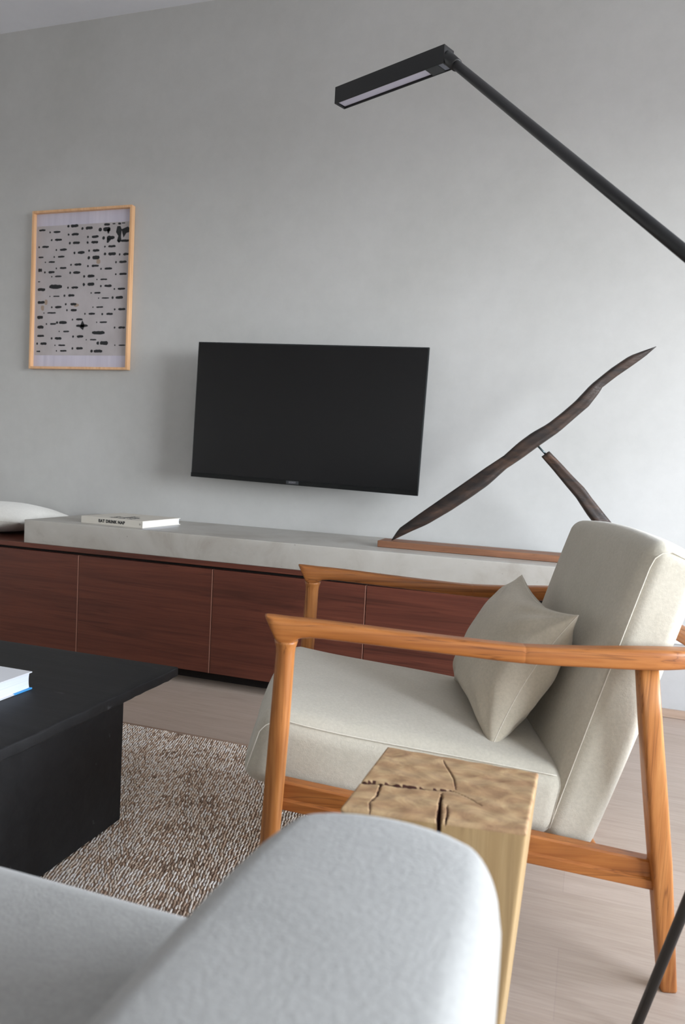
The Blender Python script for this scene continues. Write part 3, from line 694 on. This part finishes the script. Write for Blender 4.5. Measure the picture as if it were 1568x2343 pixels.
# ------------------------------------------------------------------ wood block side table
stp = thing('wood_block_table', 'square solid block of cracked pale wood used as side table beside the armchair', 'side table', (-.155, -1.92, 0))
def block():
    c4 = [(-.2645, -2.034), (-.0445, -2.003), (-.0435, -1.817), (-.2640, -1.817)]
    Ht = .43
    n = 150; nz = 50
    cracks = [  # polylines in (s, t) on the top: s along x 0..1, t 0 (camera side)..1 ; half width, depth
        ([(0, .375), (.08, .385), (.30, .40), (.46, .42), (.54, .44)], [.026, .022, .018, .013, .005], .016),
        ([(.54, 0), (.525, .08), (.515, .16), (.50, .26), (.495, .33), (.485, .38)], [.011, .010, .008, .006, .004, .001], .02),
        ([(.575, 0), (.568, .10), (.545, .22)], [.003, .0025, .0008], .006),
        ([(.555, .47), (.52, .62), (.50, .68), (.445, .80), (.40, .92)], [.0008, .0022, .0028, .0022, .0005], .006),
        ([(.13, .36), (.145, .22), (.135, .1), (.165, 0)], [.004, .003, .0012, .001], .006),
        ([(.54, .44), (.66, .36), (.74, .27)], [.0012, .001, .0003], .003)]
    def depth(s, t):
        best = 0
        for P, Wd, D in cracks:
            for (a, b), wa, wb in zip(zip(P, P[1:]), Wd, Wd[1:]):
                ax, ay = a; bx, by = b; dx, dy = bx - ax, by - ay
                k = ((s - ax) * dx + (t - ay) * dy) / (dx * dx + dy * dy); k = max(0, min(1, k))
                d = math.hypot(s - ax - k * dx, t - ay - k * dy); w_ = wa + (wb - wa) * k + .0015
                w_ *= 1 + .12 * math.sin(s * 60 + t * 70)
                if d < w_: best = max(best, D * (1 - (d / w_) ** 2) * min(1, w_ / .006 + .25))
        return best
    def XY(s, t, z):
        a = [c4[0][k] * (1 - s) * (1 - t) + c4[1][k] * s * (1 - t) + c4[2][k] * s * t + c4[3][k] * (1 - s) * t for k in (0, 1)]
        a[0] -= .026 * s * (1 - z / Ht)
        return a
    vs = []; fs = []; mi = []
    def vid(p): vs.append(p); return len(vs) - 1
    R = .004
    def rnd(s): return s
    top = [[None] * (n + 1) for _ in range(n + 1)]
    for i in range(n + 1):
        for j in range(n + 1):
            s, t = i / n, j / n; x, y = XY(s, t, Ht); e = min(s, 1 - s, t, 1 - t) * .22
            dz = (R - math.sqrt(max(0, R * R - (R - min(e, R)) ** 2))) if e < R else 0
            top[i][j] = vid((x, y, Ht - dz - depth(s, t) + .0006 * math.sin(31 * s + 3) * math.sin(23 * t)))
    for i in range(n):
        for j in range(n):
            fs.append((top[i][j], top[i + 1][j], top[i + 1][j + 1], top[i][j + 1]))
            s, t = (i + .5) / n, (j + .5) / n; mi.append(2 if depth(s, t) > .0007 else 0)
    # sides hang from the rim; the front crack runs a little down the camera side
    rim = [top[i][0] for i in range(n)] + [top[n][j] for j in range(n)] + [top[i][n] for i in range(n, 0, -1)] + [top[0][j] for j in range(n, 0, -1)]
    par = [(i / n, 0) for i in range(n)] + [(1, j / n) for j in range(n)] + [(i / n, 1) for i in range(n, 0, -1)] + [(0, j / n) for j in range(n, 0, -1)]
    prev = rim
    zl = [Ht - R - .001] + [Ht - R - .001 - (Ht - R - .001) * (k / nz) ** 1.3 for k in range(1, nz + 1)]
    for q, z in enumerate(zl):
        cur = []
        for (s, t) in par:
            x, y = XY(s, t, z)
            if t == 0:
                k = abs(s - (.542 + .01 * math.sin(z * 60))); ww = .007 * max(0, 1 - (Ht - z) / .06)
                if k < ww: y += .012 * (1 - (k / ww) ** 2)
            cx, cy = -.155, -1.92
            for (S_, T_) in ((0, 0), (1, 0), (1, 1), (0, 1)):  # soften the upright corners
                dd = math.hypot((s - S_) * .22, (t - T_) * .22)
                if dd < .005:
                    o = .0016 * (1 - dd / .005) ** 1.5; x += o * (cx - x) / .14; y += o * (cy - y) / .14
            cur.append(vid((x, y, max(0, min(z, vs[prev[len(cur)]][2] - .0002)))))
        m = len(cur)
        for i in range(m):
            k = (i + 1) % m; fs.append((prev[i], cur[i], cur[k], prev[k]))
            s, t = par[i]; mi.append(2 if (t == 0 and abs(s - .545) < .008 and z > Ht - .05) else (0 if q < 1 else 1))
        prev = cur
    fs.append(tuple(prev)); mi.append(1)
    me = bpy.data.meshes.new('block'); me.from_pydata(vs, [], fs); me.update()
    me.polygons.foreach_set('material_index', mi)
    me.transform(Matrix.Translation(-Vector(stp.location)))
    return me
link('block', block(), [M_STOP, M_SSIDE, M_CRACK], stp, True)

# ------------------------------------------------------------------ sofa in the foreground
sf = thing('sofa', 'pale grey woven sofa with rounded arm in the foreground facing the grey wall', 'sofa', (-1.0, -2.7, 0))
def at_(x, y, z): return (x - sf.location.x, y - sf.location.y, z - sf.location.z)
def arm_fn(cx):
    def f(x, y, z, a, b, c):
        # broad rounded front, soft crowned top
        k = max(0, b) ** 6
        x2 = x * (1 - .16 * max(0, b) ** 10)
        z2 = z + (.005 * (1 - a * a) if z > 0 else 0) - .003 * max(0, b) ** 8 * (z > 0)
        y2 = y - (.020 * a * a + .022 * abs(a) ** 5) * k * 1.0
        return at_(cx + x2, -2.905 + y2, .305 + z2)
    return f
sa = link('arm', rbox('arm', (.191, 1.16, .55), .029, (8, 30, 10), arm_fn(-.1265)), M_SOFA, sf, True)
link('arm', rbox('arm', (.191, 1.16, .55), .034, (8, 30, 10), arm_fn(-2.18)), M_SOFA, sf, True)
def cush_fn(x0, x1, yc, zc):
    def f(x, y, z, a, b, c):
        z2 = z + (.014 * (1 - a * a) * (1 - b * b) if z > 0 else 0)
        return at_((x0 + x1) / 2 + x, yc + y, zc + z2)
    return f
for x0, x1 in ((-1.145, -.222), (-2.078, -1.155)):
    link('seat_cushion', rbox('seat_cushion', (x1 - x0, .72, .15), .045, (20, 16, 4), cush_fn(x0, x1, -2.655, .372)), M_SOFA, sf, True)
link('sofa_base', box('sofa_base', *[v for v in (at_(-2.08, 0, 0)[0], at_(-.22, 0, 0)[0], at_(0, -3.44, 0)[1], at_(0, -2.34, 0)[1], .06, .288)], .01, 3), M_SOFA, sf)
link('back', rbox('back', (1.86, .20, .70), .06, (24, 4, 12), lambda x, y, z, a, b, c: at_(-1.15 + x, -3.34 + y, .415 + z)), M_SOFA, sf, True)
for x in (-2.17, -.13):
    for y in (-2.45, -3.38):
        link('foot', tube('foot', [at_(x, y, .0005), at_(x, y, .06)], [.015, .018], 16), M_BLACK, sf, True)

# ------------------------------------------------------------------ tripod floor lamp
lp_ = thing('floor_lamp', 'black metal floor lamp with a long bar-shaped head on a slanted arm', 'floor lamp', (.31, -1.867, 0))
def LL(me): return L(me, lp_)
hub = Vector((.31, -1.867, .934))
hd = Vector((-.916, .401, 0)).normalized(); hw = Vector((.401, .916, 0)).normalized()
TRc = Vector((-.375, -1.205, 1.772)); HL, HH, HWD = .326, .040, .037
def hbox(name, a0, a1, w0, w1, z0, z1, bev=.001):
    me = box(name, a0, a1, w0, w1, z0, z1, bev)
    m = Matrix((( hd.x, hw.x, 0, TRc.x), (hd.y, hw.y, 0, TRc.y), (0, 0, 1, TRc.z), (0, 0, 0, 1)))
    me.transform(m); me.flip_normals() if m.determinant() < 0 else None
    return LL(me)
# head housing: five walls around an open underside
bm = bmesh.new()
for (a0, a1, w0, w1, z0, z1) in ((0, HL, 0, .003, -HH, 0), (0, HL, HWD - .003, HWD, -HH, 0), (0, HL, .003, HWD - .003, -.004, 0), (HL - .004, HL, .003, HWD - .003, -HH, -.004), (0, .004, .003, HWD - .003, -HH, -.004)):
    r = bmesh.ops.create_cube(bm, size=1)
    for v in r['verts']: v.co = TRc + hd * ((a0 + a1) / 2 + v.co.x * (a1 - a0)) + hw * ((w0 + w1) / 2 + v.co.y * (w1 - w0)) + Vector((0, 0, (z0 + z1) / 2 + v.co.z * (z1 - z0)))
bmesh.ops.recalc_face_normals(bm, faces=bm.faces); bmesh.ops.bevel(bm, geom=bm.edges[:], offset=.0005, segments=1, affect='EDGES')
me = bpy.data.meshes.new('lamp_head'); bm.to_mesh(me); bm.free()
head = link('lamp_head', LL(me), M_BLACK, lp_)
link('diffuser', hbox('diffuser', .052, HL - .006, .0045, HWD - .0045, -HH + .004, -HH + .007, .0005), m_flat('opal_diffuser', (214, 214, 232), .5), head, label='white opal diffuser')
link('driver_cover', hbox('driver_cover', .018, .052, .0032, HWD - .0032, -HH + .0005, -HH + .006, .0005), m_flat('driver_cover_grey', (38, 40, 42), .35), head)
link('clear_cap', hbox('clear_cap', .004, .018, .0032, HWD - .0032, -HH + .002, -HH + .006, .0005), m_flat('cap_grey', (120, 126, 138), .3), head)
a0 = TRc + hd * .008 + hw * (HWD * .5) + Vector((0, 0, -.017))
adir = (hub - a0).normalized()
link('joint', LL(tube('joint', [a0, a0 + adir * .012, a0 + adir * .058, a0 + adir * .059], [.0125, .0140, .0128, .0105], 24)), M_BLACK, lp_, True)
link('arm', LL(tube('arm', [a0 + adir * .04, hub], .0102, 20)), M_BLACK, lp_, True)
link('hub', LL(tube('hub', [hub + Vector((0, 0, -.03)), hub + Vector((0, 0, .03))], .02, 20)), M_BLACK, lp_, True)
for fx, fy in ((.119, -1.690), (.208, -2.132), (.558, -1.73)):
    link('leg', LL(tube('leg', [(fx, fy, .006), hub + Vector((0, 0, -.01))], [.0075, .0082], 16)), M_BLACK, lp_, True)
